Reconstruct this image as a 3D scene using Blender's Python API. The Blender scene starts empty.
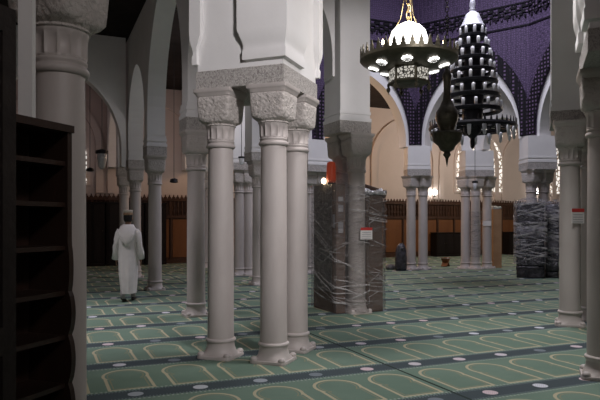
import bpy, bmesh, math, random
from mathutils import Vector, Matrix
random.seed(7)
S = bpy.context.scene
COL = S.collection
PI = math.pi
F, HC, HZ, PHI = 610.0, 1.55, 222.0, math.radians(24.1)
SP, CP = math.sin(PHI), math.cos(PHI)

# ------------------------------------------------------------------ helpers
def cam2w(lat, d, z=0.0):
    return Vector((lat*CP + d*SP, -lat*SP + d*CP, z))
def at(px, py):                       # a point on the floor
    d = F*HC/(py-HZ)
    return cam2w((px-300)/F*d, d, 0)
def atd(px, d, py=None):              # a point at a known distance
    z = 0 if py is None else HC + (HZ-py)*d/F
    return cam2w((px-300)/F*d, d, z)

def link(o, parent=None):
    COL.objects.link(o)
    if parent is not None:
        o.parent = parent
    return o
def obj(name, bm, mat, parent=None, smooth=False, auto=None):
    me = bpy.data.meshes.new(name)
    bmesh.ops.recalc_face_normals(bm, faces=bm.faces[:])
    bm.to_mesh(me); bm.free()
    mats = mat if isinstance(mat, (list, tuple)) else [mat]
    for m in mats: me.materials.append(m)
    if smooth or auto:
        for p in me.polygons: p.use_smooth = True
    if auto:
        me.set_sharp_from_angle(angle=math.radians(auto))
    o = bpy.data.objects.new(name, me)
    return link(o, parent)
def thing(name, label, cat, loc=(0,0,0), rz=0.0, group=None):
    o = bpy.data.objects.new(name, None)
    o.empty_display_size = 0.2
    o.location = loc; o.rotation_euler = (0,0,rz)
    link(o)
    return tag(o, label, cat, group)
def tag(o, label, cat, group=None, kind=None):
    o['label'] = label; o['category'] = cat
    if group: o['group'] = group
    if kind: o['kind'] = kind
    return o
def struct(o):
    o['kind'] = 'structure'
    return o
def dup(root, loc=None, rz=None, label=None, group=None):
    def cp(o, par):
        c = o.copy(); COL.objects.link(c)
        if par is not None: c.parent = par
        for ch in list(o.children): cp(ch, c)
        return c
    r = cp(root, None)
    if loc is not None: r.location = loc
    if rz is not None: r.rotation_euler = (0,0,rz)
    if label: r['label'] = label
    if group: r['group'] = group
    return r

def box(bm, x0, x1, y0, y1, z0, z1, M=None, mi=0):
    vs = [bm.verts.new(Vector(p)) for p in
          ((x0,y0,z0),(x1,y0,z0),(x1,y1,z0),(x0,y1,z0),(x0,y0,z1),(x1,y0,z1),(x1,y1,z1),(x0,y1,z1))]
    for f in ((0,3,2,1),(4,5,6,7),(0,1,5,4),(1,2,6,5),(2,3,7,6),(3,0,4,7)):
        fa = bm.faces.new([vs[i] for i in f]); fa.material_index = mi
    if M is not None:
        for v in vs: v.co = M @ v.co
    return vs
def bevel(bm, w, seg=2, ang=40):
    es = [e for e in bm.edges if len(e.link_faces)==2 and e.calc_face_angle(0) > math.radians(ang)]
    bmesh.ops.bevel(bm, geom=es, offset=w, segments=seg, affect='EDGES', profile=.5, clamp_overlap=True)
def rings(bm, rs, close_bottom=True, close_top=True, mi=0):
    """loft through rings of points (all the same length)"""
    L = []
    for r in rs: L.append([bm.verts.new(Vector(p)) for p in r])
    n = len(L[0])
    for a, b in zip(L[:-1], L[1:]):
        for i in range(n):
            f = bm.faces.new((a[i], a[(i+1)%n], b[(i+1)%n], b[i])); f.material_index = mi
    if close_bottom: bm.faces.new(L[0][::-1]).material_index = mi
    if close_top: bm.faces.new(L[-1]).material_index = mi
    return L
def circ(r, z, n=32, c=(0,0), ph=0.0, ry=None):
    ry = r if ry is None else ry
    return [(c[0]+r*math.cos(2*PI*i/n+ph), c[1]+ry*math.sin(2*PI*i/n+ph), z) for i in range(n)]
def lathe(bm, prof, n=32, c=(0,0), ph=0.0, mi=0, cb=True, ct=True):
    return rings(bm, [circ(max(r,1e-4), z, n, c, ph) for r, z in prof], cb, ct, mi)
def supere(h, z, e, n=64):
    out = []
    for i in range(n):
        a = 2*PI*i/n; ca, sa = math.cos(a), math.sin(a)
        k = (abs(ca)**e + abs(sa)**e)**(-1.0/e)
        out.append((h*k*ca, h*k*sa, z))
    return out
def tube(bm, pts, r, n=8, mi=0):
    pts = [Vector(p) for p in pts]
    rs = []
    up0 = Vector((0,0,1))
    for i, p in enumerate(pts):
        t = (pts[min(i+1, len(pts)-1)] - pts[max(i-1,0)]).normalized()
        u = t.cross(up0)
        if u.length < 1e-3: u = t.cross(Vector((1,0,0)))
        u.normalize(); w = t.cross(u)
        rr = r[i] if isinstance(r, (list,tuple)) else r
        rs.append([p + rr*(math.cos(2*PI*k/n)*u + math.sin(2*PI*k/n)*w) for k in range(n)])
    rings(bm, rs, mi=mi)
def prism(bm, pts, y0, y1, M=None, mi=0):
    """polygon in the xz plane pushed from y0 to y1"""
    a = [bm.verts.new(Vector((x, y0, z))) for x, z in pts]
    b = [bm.verts.new(Vector((x, y1, z))) for x, z in pts]
    n = len(pts)
    bm.faces.new(a).material_index = mi; bm.faces.new(b[::-1]).material_index = mi
    for i in range(n):
        bm.faces.new((a[i], b[i], b[(i+1)%n], a[(i+1)%n])).material_index = mi
    if M is not None:
        for v in a+b: v.co = M @ v.co
def sphere(bm, c, r, seg=16, rng=10, sc=(1,1,1)):
    M = Matrix.Translation(Vector(c)) @ Matrix.Diagonal((sc[0],sc[1],sc[2],1))
    bmesh.ops.create_uvsphere(bm, u_segments=seg, v_segments=rng, radius=r, matrix=M)
def frame_on(A, B):
    """matrix: local x runs from A to B, local y is to its left, z up"""
    A, B = Vector((A[0],A[1],0)), Vector((B[0],B[1],0))
    t = (B-A).normalized()
    return Matrix(((t.x,-t.y,0,A.x),(t.y,t.x,0,A.y),(0,0,1,0),(0,0,0,1))), (B-A).length
def arch(x0, x1, zs, h, n=14):
    """pointed arch from (x0,zs) up to the apex and down to (x1,zs)"""
    a = (x1-x0)/2; cx = (x0+x1)/2
    h = max(h, a*1.0001)
    e = (h*h-a*a)/(2*a); R = a+e
    t1 = math.atan2(h, -e)  # angle at apex as seen from centre (cx+e) -> going left
    L = []
    for i in range(n+1):
        t = PI + (math.atan2(h, -e) - PI)*i/n
        L.append((cx+e+R*math.cos(t), zs+R*math.sin(t)))
    Rr = [(2*cx-x, z) for x, z in L[-2::-1]]
    return L+Rr

# ------------------------------------------------------------------ materials
class E:
    def __init__(s, nt, sock): s.nt, s.s = nt, sock
    def _op(s, op, *a):
        n = s.nt.nodes.new('ShaderNodeMath'); n.operation = op
        for i, v in enumerate((s,)+a):
            if isinstance(v, E): s.nt.links.new(v.s, n.inputs[i])
            else: n.inputs[i].default_value = v
        return E(s.nt, n.outputs[0])
    def __add__(s, o): return s._op('ADD', o)
    __radd__ = __add__
    def __mul__(s, o): return s._op('MULTIPLY', o)
    __rmul__ = __mul__
    def __sub__(s, o): return s._op('SUBTRACT', o)
    def __truediv__(s, o): return s._op('DIVIDE', o)
    def lt(s, o): return s._op('LESS_THAN', o)
    def gt(s, o): return s._op('GREATER_THAN', o)
    def fract(s): return s._op('FRACT')
    def floor(s): return s._op('FLOOR')
    def abs(s): return s._op('ABSOLUTE')
    def sqrt(s): return s._op('SQRT')
    def sin(s): return s._op('SINE')
    def min(s, o): return s._op('MINIMUM', o)
    def max(s, o): return s._op('MAXIMUM', o)
class Mat:
    def __init__(s, name):
        s.m = bpy.data.materials.new(name); s.m.use_nodes = True
        s.nt = s.m.node_tree; s.b = s.nt.nodes['Principled BSDF']; s.out = s.nt.nodes['Material Output']
        s.tc = s.nt.nodes.new('ShaderNodeTexCoord')
    def node(s, t, **kw):
        n = s.nt.nodes.new(t)
        for k, v in kw.items(): setattr(n, k, v)
        return n
    def L(s, a, b): s.nt.links.new(a, b)
    def noise(s, scale, detail=4, rough=.55, stretch=None, coord='Object', dist=0.0):
        n = s.node('ShaderNodeTexNoise')
        n.inputs['Scale'].default_value = scale; n.inputs['Detail'].default_value = detail
        n.inputs['Roughness'].default_value = rough; n.inputs['Distortion'].default_value = dist
        src = s.tc.outputs[coord]
        if stretch:
            mp = s.node('ShaderNodeMapping'); mp.inputs['Scale'].default_value = stretch
            s.L(src, mp.inputs[0]); src = mp.outputs[0]
        s.L(src, n.inputs['Vector'])
        return n.outputs['Fac']
    def ramp(s, fac, stops):
        r = s.node('ShaderNodeValToRGB')
        cr = r.color_ramp
        while len(cr.elements) < len(stops): cr.elements.new(.5)
        for e, (p, c) in zip(cr.elements, stops):
            e.position = p; e.color = (c[0],c[1],c[2],1)
        s.L(fac, r.inputs[0]); return r.outputs[0]
    def mix(s, fac, a, b):
        n = s.node('ShaderNodeMix', data_type='RGBA')
        for i, v in ((0,fac),(6,a),(7,b)):
            if isinstance(v, E): v = v.s
            if isinstance(v, bpy.types.NodeSocket): s.L(v, n.inputs[i])
            elif i == 0: n.inputs[0].default_value = v
            else: n.inputs[i].default_value = (v[0],v[1],v[2],1)
        return n.outputs[2]
    def bump(s, h, strength=.5, dist=.02):
        b = s.node('ShaderNodeBump'); b.inputs['Strength'].default_value = strength
        b.inputs['Distance'].default_value = dist
        s.L(h, b.inputs['Height']); s.L(b.outputs[0], s.b.inputs['Normal'])
    def base(s, c):
        if isinstance(c, bpy.types.NodeSocket): s.L(c, s.b.inputs['Base Color'])
        else: s.b.inputs['Base Color'].default_value = (c[0],c[1],c[2],1)
    def set(s, rough=.6, metal=0.0, spec=.4, **kw):
        s.b.inputs['Roughness'].default_value = rough; s.b.inputs['Metallic'].default_value = metal
        s.b.inputs['Specular IOR Level'].default_value = spec
        return s
def noisy(name, c0, c1, scale=6, rough=.7, bump=.15, bscale=40, metal=0.0, spec=.3, stretch=None, bdist=.01):
    m = Mat(name); m.base(m.ramp(m.noise(scale, stretch=stretch), [(.3,c0),(.7,c1)]))
    m.set(rough, metal, spec); m.bump(m.noise(bscale, 3, stretch=stretch), bump, bdist)
    return m.m
def emit(name, c, e, base=None):
    m = Mat(name); b = base or c
    nz = m.noise(14, 2)
    m.base(m.ramp(nz, [(.3, b), (.7, tuple(x*.9 for x in b))]))
    m.b.inputs['Emission Color'].default_value = (c[0],c[1],c[2],1)
    m.b.inputs['Emission Strength'].default_value = e
    return m.m

plaster = noisy('white plaster', (.74,.73,.72), (.82,.81,.80), 1.3, .8, .12, 22, spec=.2)
pinkplaster = noisy('rose plaster', (.60,.52,.48), (.66,.57,.53), .9, .85, .15, 18, spec=.15)
ceilmat = noisy('dark ceiling', (.025,.02,.018), (.04,.032,.03), 3, .9, .3, 14, spec=.1)
stone = noisy('pale stone', (.46,.415,.395), (.56,.515,.49), 3.2, .48, .12, 26, spec=.45, stretch=(1,1,.35))
# carved stone
m = Mat('carved stone')
vo = m.node('ShaderNodeTexVoronoi', feature='SMOOTH_F1'); vo.inputs['Scale'].default_value = 30
m.L(m.tc.outputs['Object'], vo.inputs['Vector'])
nn = m.noise(24, 3, dist=2.2)
mx = m.node('ShaderNodeMath', operation='ADD'); m.L(vo.outputs['Distance'], mx.inputs[0]); m.L(nn, mx.inputs[1])
m.base(m.ramp(m.noise(5), [(.3,(.50,.46,.43)),(.7,(.58,.54,.51))]))
m.set(.7, 0, .3); m.bump(mx.outputs[0], .8, .022); carved = m.m
# frieze with fine vertical script-like carving
m = Mat('carved frieze')
nn = m.noise(52, 3, .6, dist=1.2, stretch=(1,1,.75))
m.base(m.ramp(nn, [(.38,(.34,.31,.29)),(.52,(.58,.55,.52)),(.7,(.64,.61,.58))]))
m.set(.75, 0, .25); m.bump(nn, 1.0, .03); frieze = m.m
darkwood = noisy('dark walnut wood', (.022,.012,.009), (.04,.02,.014), 5, .45, .15, 30, stretch=(1,1,.12), spec=.4)
screenwood = noisy('blackened carved wood', (.02,.016,.015), (.035,.028,.025), 9, .6, .4, 30, spec=.3)
wainwood = noisy('brown wainscot wood', (.045,.02,.012), (.075,.035,.02), 4, .5, .15, 24, stretch=(1,1,.15))
orangewood = noisy('honey brown wood', (.15,.058,.022), (.20,.082,.03), 3, .5, .12, 20, stretch=(1,1,.2))
bronze = noisy('dark bronze', (.05,.045,.03), (.09,.08,.055), 12, .42, .25, 40, metal=.7, spec=.5)
brass = noisy('brass chain', (.55,.42,.2), (.7,.55,.3), 20, .3, .1, 40, metal=1.0)
blackiron = noisy('black iron', (.012,.012,.016), (.025,.025,.03), 10, .5, .2, 40, metal=.3)
glasswhite = noisy('frosted glass tube', (.66,.67,.71), (.78,.79,.82), 20, .2, .05, 20, spec=.6)
silver = noisy('pale tin', (.55,.55,.6), (.72,.72,.76), 18, .4, .3, 26, metal=.3)
blackwood = noisy('shade blackened wood', (.010,.008,.008), (.018,.013,.012), 5, .6, .15, 30, stretch=(1,1,.12), spec=.15)  # near black: missing light along the far wall is put into the colour
cardboard = noisy('brown cardboard', (.105,.066,.048), (.14,.088,.064), 4, .85, .1, 30, spec=.15)
cardorange = noisy('tan cardboard', (.34,.20,.11), (.42,.26,.15), 3, .85, .1, 30, spec=.15)
greypack = noisy('grey wrapped goods', (.045,.042,.042), (.20,.19,.185), 9, .5, .6, 14, spec=.5, bdist=.03)
lilacpack = noisy('grey lilac plastic', (.07,.065,.08), (.20,.19,.23), 6, .3, 1.0, 9, spec=.7, bdist=.05)
blackpack = noisy('black bin plastic', (.012,.011,.014), (.07,.066,.08), 6, .26, 1.0, 10, spec=.6, bdist=.04)
paper = noisy('white paper', (.72,.70,.68), (.78,.76,.74), 30, .8, .03, 60)
redink = noisy('red ink', (.5,.04,.04), (.56,.06,.05), 30, .8, .03, 60)
greyink = noisy('grey ink', (.3,.3,.32), (.36,.36,.38), 30, .8, .03, 60)
clothwhite = noisy('white cotton cloth', (.62,.61,.63), (.70,.69,.71), 9, .9, .3, 60)
robecloth = noisy('off white wool robe', (.74,.71,.69), (.82,.79,.77), 6, .95, .35, 70, spec=.1)
skin = noisy('brown skin', (.26,.15,.10), (.32,.19,.13), 14, .6, .08, 60)
hairm = noisy('black hair', (.012,.01,.01), (.025,.02,.02), 40, .7, .4, 90)
capwhite = noisy('knitted white cap', (.62,.56,.48), (.70,.64,.56), 30, .9, .5, 80)
capbrown = noisy('brown cap band', (.22,.12,.07), (.45,.32,.2), 36, .9, .5, 60)
shoe = noisy('dark leather', (.02,.018,.018), (.035,.03,.03), 20, .5, .1, 50)
sock = noisy('grey sock', (.35,.33,.33), (.42,.4,.4), 30, .9, .3, 90)
rugm = noisy('brown rug', (.05,.03,.022), (.09,.055,.04), 16, .95, .6, 60)
lamp_white = emit('lit opal glass', (1.0,.97,.92), 2.2, (.9,.9,.88))
lamp_star = emit('lit pierced lamp', (1.0,.98,.95), 2.2, (.9,.9,.88))
bulb_warm = emit('lit warm bulb', (1.0,.72,.45), 14.0, (.9,.8,.7))
bulb_white = emit('lit white bulb', (1.0,.97,.92), 16.0, (.9,.9,.9))
orangeglass = emit('lit orange glass', (1.0,.10,.03), .10, (.34,.07,.035))
# lit pierced panel
m = Mat('pierced lit brass')
vo = m.node('ShaderNodeTexVoronoi', feature='DISTANCE_TO_EDGE'); vo.inputs['Scale'].default_value = 26
m.L(m.tc.outputs['Object'], vo.inputs['Vector'])
hole = E(m.nt, vo.outputs['Distance']).gt(.11)
m.base((.05,.045,.035)); m.set(.4,.6)
m.b.inputs['Emission Color'].default_value = (1,.95,.85,1)
m.L((hole*.55).s, m.b.inputs['Emission Strength']); pierced = m.m
# stucco lattice of the windows, lit from behind
m = Mat('lit stucco lattice')
vo = m.node('ShaderNodeTexVoronoi', feature='DISTANCE_TO_EDGE'); vo.inputs['Scale'].default_value = 4.6
m.L(m.tc.outputs['Object'], vo.inputs['Vector'])
hole = E(m.nt, vo.outputs['Distance']).gt(.10)
m.base((.55,.45,.36)); m.set(.8)
m.b.inputs['Emission Color'].default_value = (1,.96,.9,1)
m.L((hole*1.0).s, m.b.inputs['Emission Strength']); lattice_lit = m.m
# violet carved panelling of the dome
m = Mat('violet carved panel')
mp = m.node('ShaderNodeMapping'); mp.inputs['Scale'].default_value = (1,1,1); m.L(m.tc.outputs['Object'], mp.inputs[0])
vo = m.node('ShaderNodeTexVoronoi', feature='DISTANCE_TO_EDGE'); vo.inputs['Scale'].default_value = 15
vo.inputs['Randomness'].default_value = .55
m.L(mp.outputs[0], vo.inputs['Vector'])
m.base(m.ramp(vo.outputs['Distance'], [(.0,(.03,.023,.042)),(.12,(.085,.058,.118)),(.5,(.118,.080,.158))]))
m.set(.7,0,.25); m.bump(vo.outputs['Distance'], .8, .03); violet = m.m
m = Mat('dark violet honeycomb')
vo = m.node('ShaderNodeTexVoronoi', feature='DISTANCE_TO_EDGE'); vo.inputs['Scale'].default_value = 9
vo.inputs['Randomness'].default_value = .15
m.L(m.tc.outputs['Object'], vo.inputs['Vector'])
m.base(m.ramp(vo.outputs['Distance'], [(.08,(.006,.005,.008)),(.22,(.012,.009,.016)),(.34,(.135,.09,.165))]))
m.set(.7,0,.2); m.bump(vo.outputs['Distance'], .8, .04); honey = m.m
# stretch film
m = Mat('clear stretch film')
nz = m.noise(5, 5, .65, stretch=(1,1,3.5), dist=.8)
m.base((.30,.275,.27)); m.set(.16, 0, .8); m.bump(nz, 1.0, .05)
tr = m.node('ShaderNodeBsdfTransparent'); ms = m.node('ShaderNodeMixShader')
r = m.ramp(m.noise(3.2, 6, .7, stretch=(1,1,5.0), dist=1.2), [(.42,(.20,.20,.20)),(.56,(.36,.36,.36)),(.66,(.75,.75,.75))])
m.L(r, ms.inputs[0]); m.L(tr.outputs[0], ms.inputs[1]); m.L(m.b.outputs[0], ms.inputs[2])
m.L(ms.outputs[0], m.out.inputs['Surface']); film = m.m

# carpet
m = Mat('green prayer carpet')
sx = m.node('ShaderNodeSeparateXYZ'); m.L(m.tc.outputs['Object'], sx.inputs[0])
X0, Y0 = E(m.nt, sx.outputs[0]), E(m.nt, sx.outputs[1])
th = math.radians(-1.0)
X = X0*math.cos(th) + Y0*math.sin(th); Y = Y0*math.cos(th) - X0*math.sin(th)
PW, PL = .595, 1.216
U = (X - (.20))/PW; V = (Y - (4.36+.066))/PL
fx = ((U+.5).fract()-.5)*PW
sy = ((V+.5).fract()-.5)*PL
fy = V.fract()*PL
ax = fx.abs(); db = sy.abs()
wn = m.node('ShaderNodeTexWhiteNoise', noise_dimensions='2D')
cv = m.node('ShaderNodeCombineXYZ'); m.L((U+.5).floor().s, cv.inputs[0]); m.L((V+.5).floor().s, cv.inputs[1])
m.L(cv.outputs[0], wn.inputs['Vector'])
rnd = E(m.nt, wn.outputs['Value'])
tuft = m.noise(90, 3, .7)
field = m.ramp(m.noise(.8, 5, .65), [(.3,(.150,.222,.172)),(.7,(.205,.285,.225))])
field = m.mix(E(m.nt, tuft)*.45, field, (.09,.15,.115))
# outline of the mat niche: base box + waist + round head
def boxd(hw, y0, y1):
    return (ax-hw).max((fy-(y0+y1)/2).abs()-(y1-y0)/2)
cd = (fx*fx + (fy-.72)*(fy-.72)*.8).sqrt() - .215
dd = boxd(.205,.19,.62).min(boxd(.17,.19,.75)).min(cd)
gold = (dd.abs()).lt(.0150)
goldin = ((dd+.040).abs()).lt(.004)
side = ((ax-PW/2).abs()).lt(.005) * (db.gt(.16))
band = db.lt(.135)
dots = ((db-.160).abs()).lt(.013) * ((X*150).sin().gt(.1))
dots2 = ((db-.115).abs()).lt(.010) * ((X*210).sin().gt(.3))
med = (fx*fx + sy*sy).sqrt()
medm = med.lt(.070)
speck = (X*260).sin()*(Y*260).sin()
c = m.mix(goldin, field, (.30,.27,.16))
c = m.mix(gold, c, (.46,.42,.29))
c = m.mix(band, c, (.066,.086,.094))
c = m.mix(dots, c, (.34,.40,.36))
c = m.mix(dots2, c, (.20,.26,.27))
medc = m.ramp(rnd.s, [(.15,(.68,.70,.76)),(.36,(.70,.52,.54)),(.58,(.60,.64,.68)),(.66,(.20,.235,.26))])
medc = m.mix(speck.gt(.25)*.4, medc, (.16,.18,.22))
c = m.mix(medm, c, medc)
seam = (((X-3.52+.06)/3.8+.5).fract()-.5).abs().lt(.004)
c = m.mix(seam, c, (.03,.045,.04))
m.base(c); m.set(.95, 0, .1); m.bump(tuft, .5, .01); carpet = m.m

# ------------------------------------------------------------------ room shell
XL, XR, YF, YB, ZC = -4.5, 27.5, -4.0, 23.0, 6.55
V0,V1,V2,V3,V4,V5,V6,V7 = (7.75,7.05),(5.1,9.65),(5.3,14.1),(8.0,16.8),(11.6,16.7),(13.35,13.45),(13.4,10.0),(11.2,7.05)
OCT = [V0,V1,V2,V3,V4,V5,V6,V7]
bm = bmesh.new(); box(bm, XL-.2, XR+.2, YF-.2, YB+.2, -.15, 0); struct(obj('floor', bm, carpet))
def wall(name, x0,x1,y0,y1,z0,z1,mat):
    bm = bmesh.new(); box(bm,x0,x1,y0,y1,z0,z1); return struct(obj(name,bm,mat))
wall('wall_left', XL-.2,XL,YF,YB,0,ZC,pinkplaster)
wall('wall_right', XR,XR+.2,YF,YB,0,ZC,pinkplaster)
wall('wall_front', XL-.2,XR+.2,YF-.2,YF,0,ZC,pinkplaster)
wall('wall_back', XL-.2,XR+.2,YB,YB+.2,0,ZC,pinkplaster)
# ceiling with the octagonal opening of the dome
bm = bmesh.new()
def slab(bm, outer, inner, z0, z1):
    for z in (z0, z1):
        es = []
        for loop in (outer, inner):
            vs = [bm.verts.new((x,y,z)) for x,y in loop]
            for i in range(len(vs)): es.append(bm.edges.new((vs[i], vs[(i+1)%len(vs)])))
        bmesh.ops.triangle_fill(bm, edges=es, use_beauty=True)
slab(bm, [(XL-.2,YF-.2),(XR+.2,YF-.2),(XR+.2,YB+.2),(XL-.2,YB+.2)], OCT, ZC, ZC+.25)
struct(obj('ceiling', bm, ceilmat))
cxo = sum(p[0] for p in OCT)/8; cyo = sum(p[1] for p in OCT)/8
bm = bmesh.new()
def scl(k, z): return [(cxo+(p[0]-cxo)*k, cyo+(p[1]-cyo)*k, z) for p in OCT]
rings(bm, [scl(1.08,9.6), scl(1.0,10.4), scl(.8,11.2), scl(.45,11.8), scl(.05,12.0)], False, True)
struct(obj('ceiling_dome', bm, ceilmat))

# octagon sides: plaster wall with an arch, violet carved panel lining the inside
def oct_side(i, A, B, zs, apex, tall=False, lined=True):
    M, L = frame_on(A, B)           # interior of the octagon lies on the right (-y) walking V0->V1->..., clockwise
    bm = bmesh.new()
    j = .34
    if tall:
        pts = [(0,6.56),(L,6.56),(L,9.7),(0,9.7)]
    else:
        pts = [(.0,4.0),(j,4.0)] + arch(j, L-j, zs, apex-zs) + [(L-j,4.0),(L,4.0),(L,9.7),(0,9.7)]
    prism(bm, pts, 0.0, .45, M)
    w = struct(obj('wall_octagon_%d' % i, bm, plaster))
    if tall or not lined:
        bm = bmesh.new(); prism(bm, [(0,6.6),(L,6.6),(L,9.7),(0,9.7)], -.06, 0, M)
        obj('carved_panel', bm, violet, w); return w
    o = .30
    j2 = j-.10
    low = [(0,4.05),(j2,4.05)] + [(x,z) for x,z in arch(j2, L-j2, 4.25, apex+o+.15-4.25)] + [(L-j2,4.05),(L,4.05)]
    bm = bmesh.new(); prism(bm, low + [(L,9.7),(0,9.7)], -.05, -.001, M)
    p = obj('carved_panel', bm, violet, w)
    # stepped honeycomb border following the arch
    a1 = arch(j2, L-j2, 4.25, apex+o+.15-4.25, 22)
    a2 = arch(j2-.30, L-j2+.30, 4.25, apex+o+.62-4.25, 22)
    a2 = [(min(max(x,.015),L-.015), z) for x,z in a2]
    bm = bmesh.new()
    prism(bm, [(j2,4.05)]+a1+[(L-j2,4.05),(L-.015,4.05)]+a2[::-1]+[(.015,4.05)], -.13, -.05, M)
    obj('honeycomb_border', bm, honey, p)
    # round moulding on the inner edge, horizontal mouldings above
    bm = bmesh.new()
    tube(bm, [M @ Vector((x,-.10,z)) for x,z in [(j2,4.05)]+a1+[(L-j2,4.05)]], .035, 6)
    for z in (7.28, 7.95):
        box(bm, .02, L-.02, -.09, -.05, z-.02, z+.02, M)
    obj('moulding', bm, honey, p)
    # zigzag frieze
    bm = bmesh.new()
    n = int(L/.17)
    for k in range(n):
        x0 = .04 + k*(L-.08)/n; wd = (L-.08)/n
        up = (k % 2 == 0)
        for dz in (0, .16):
            zz = 7.58 + dz + (.075 if up else 0)
            box(bm, x0, x0+wd, -.11, -.05, zz, zz+.085, M)
            box(bm, x0-.015, x0+.015, -.11, -.05, 7.58+dz, 7.58+dz+.16, M)
        xm = x0+wd/2
        box(bm, xm-.02, xm+.02, -.10, -.05, 7.50, 7.60, M)
    obj('zigzag_frieze', bm, honey, p)
    # corbel under the tips
    bm = bmesh.new()
    for xx in (.0, L):
        rings(bm, [[M @ Vector((xx+r*math.cos(t), -r*math.sin(t)*.55, z)) for t in [PI*q/8 for q in range(9)]] for r,z in ((.03,3.80),(.13,3.86),(.19,3.95),(.21,4.05))])
    obj('corbel', bm, plaster, w)
    return w
APX = 6.25
oct_side(1, V0, V1, 4, 7, tall=True)
oct_side(2, V1, V2, 4, 7, tall=True)
oct_side(3, V2, V3, 4.1, APX)
oct_side(4, V3, V4, 4.1, APX)
oct_side(5, V4, V5, 4.1, APX)
oct_side(6, V5, V6, 4.1, APX)
oct_side(7, V6, V7, 4, 7, tall=True)
oct_side(8, V7, V0, 4, 7, tall=True)

# arcades: walls with arches standing on the piers
def arcade(name, A, B, nodes, half, zs, rise, thick, zbot, ztop, mat=plaster, rises=None):
    """nodes = pier centres measured along A->B; arches between them"""
    M, L = frame_on(A, B)
    pts = [(nodes[0]-half, zbot), (nodes[0]+half, zbot)]
    for k, (a, b) in enumerate(zip(nodes[:-1], nodes[1:])):
        r = rises[k] if rises else rise
        if k > 0: pts += [(a+half, zbot)]
        pts += arch(a+half, b-half, zs, r)
        pts += [(b-half, zbot)]
    pts += [(nodes[-1]+half, zbot), (nodes[-1]+half, ztop), (nodes[0]-half, ztop)]
    # drop doubles
    q = [pts[0]]
    for p in pts[1:]:
        if abs(p[0]-q[-1][0])+abs(p[1]-q[-1][1]) > 1e-4: q.append(p)
    bm = bmesh.new(); prism(bm, q, -thick/2, thick/2, M)
    return struct(obj(name, bm, mat))
P1 = (2.51, 6.80); PR = (5.26, 3.86); PN = (-.29, 3.80)
C1p, C2p, C3p, C0p = (2.56,9.95), (2.66,14.05), (2.74,17.3), (2.79,19.8)
A = P1; B = (2.83, 22.9)
ny = lambda y: (y-6.80)*math.hypot(B[0]-A[0],B[1]-A[1])/(B[1]-A[1])
arcade('wall_arcade_left', A, B, [1.04, ny(9.95), ny(14.05), ny(17.3), ny(19.8), ny(22.65)], .215, 3.9, 1.8, .40, 3.5, ZC,
       rises=[1.6,2.45,1.6,1.25,1.6])
arcade('wall_arcade_inner', (5.74,16.95), (5.55,22.9), [.66,3.35,5.68], .26, 3.9, 1.6, .44, 3.5, ZC, rises=[1.4,1.3])
arcade('wall_transverse_back', (2.45,17.25), (-4.4,17.25), [.06,3.52,6.6], .055, 3.55, 2.1, .36, 3.05, ZC, plaster, rises=[2.15,1.9])
arcade('wall_transverse_middle', (2.84,9.62), (4.75,9.34), [.10,1.91], .02, 4.3, 1.75, .46, 4.0, ZC)
arcade('wall_side_aisle', (11.95,16.95), (13.5,16.3), [.2,1.55], .18, 3.95, .75, .30, 3.92, ZC, rises=[.75])
arcade('wall_side_bay', (13.72,16.15), (13.85,13.75), [.2,2.2], .2, 3.95, .75, .30, 3.92, ZC, rises=[.9])

# blind arches on the back wall, windows, wainscot
bm = bmesh.new()
k = 0
for x in (-2.6, .75, 4.4, 8.1, 11.8, 15.4, 19.0, 22.7):
    a1 = arch(x-1.75, x+1.75, 4.2, 2.0); a2 = arch(x-1.5, x+1.5, 4.2, 1.72)
    prism(bm, [(x-1.75,2.6)]+a1+[(x+1.75,2.6),(x+1.5,2.6)]+a2[::-1]+[(x-1.5,2.6)], YB-.10, YB)
struct(obj('trim_1', bm, pinkplaster))
def window(n, x, z0, z1, w):
    bm = bmesh.new(); a1 = arch(x-w/2-.12, x+w/2+.12, z1-.4, .62); a2 = arch(x-w/2, x+w/2, z1-.4, .48)
    prism(bm, [(x-w/2-.12,z0-.1)]+a1+[(x+w/2+.12,z0-.1)], YB-.06, YB-.001)
    o = struct(obj('window_%d' % n, bm, pinkplaster))
    bm = bmesh.new(); prism(bm, [(x-w/2,z0)]+a2+[(x+w/2,z0)], YB-.085, YB-.06)
    obj('stucco_lattice', bm, lattice_lit, o)
window(1, 19.6, 3.0, 4.75, 2.7)
window(2, 25.2, 3.0, 4.85, 2.2)
window(3, 1.72, 2.95, 4.3, .42)
bm = bmesh.new()
box(bm, XL, XR, YB-.08, YB, 0, 2.42)
box(bm, XL, XR, YB-.14, YB-.08, 0, .16)
box(bm, XL, XR, YB-.15, YB-.08, 1.70, 1.80)
box(bm, XL, XR, YB-.17, YB-.08, 2.34, 2.44)
n = int((XR-XL)/.92)
for i in range(n+1):
    x = XL + .02 + i*(XR-XL-.1)/n
    box(bm, x, x+.08, YB-.13, YB-.08, .16, 2.34)
nm = int((XR-XL)/.155)
for i in range(nm):
    x = XL + i*.155
    prism(bm, [(x+.02,2.44),(x+.135,2.44),(x+.135,2.49),(x+.10,2.49),(x+.10,2.54),(x+.0775,2.575),(x+.055,2.54),(x+.055,2.49),(x+.02,2.49)], YB-.13, YB-.08)
    lathe(bm, [(.018,1.80),(.03,1.95),(.015,2.02),(.032,2.15),(.018,2.34)], 6, (x+.0775, YB-.12))
w = struct(obj('trim_2', bm, wainwood))
bm = bmesh.new()
for i in range(n):
    x = XL + .12 + i*(XR-XL-.1)/n
    box(bm, x, x+.8, YB-.10, YB-.0805, .22, 1.66)
obj('honey_panels', bm, orangewood, w)

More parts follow.
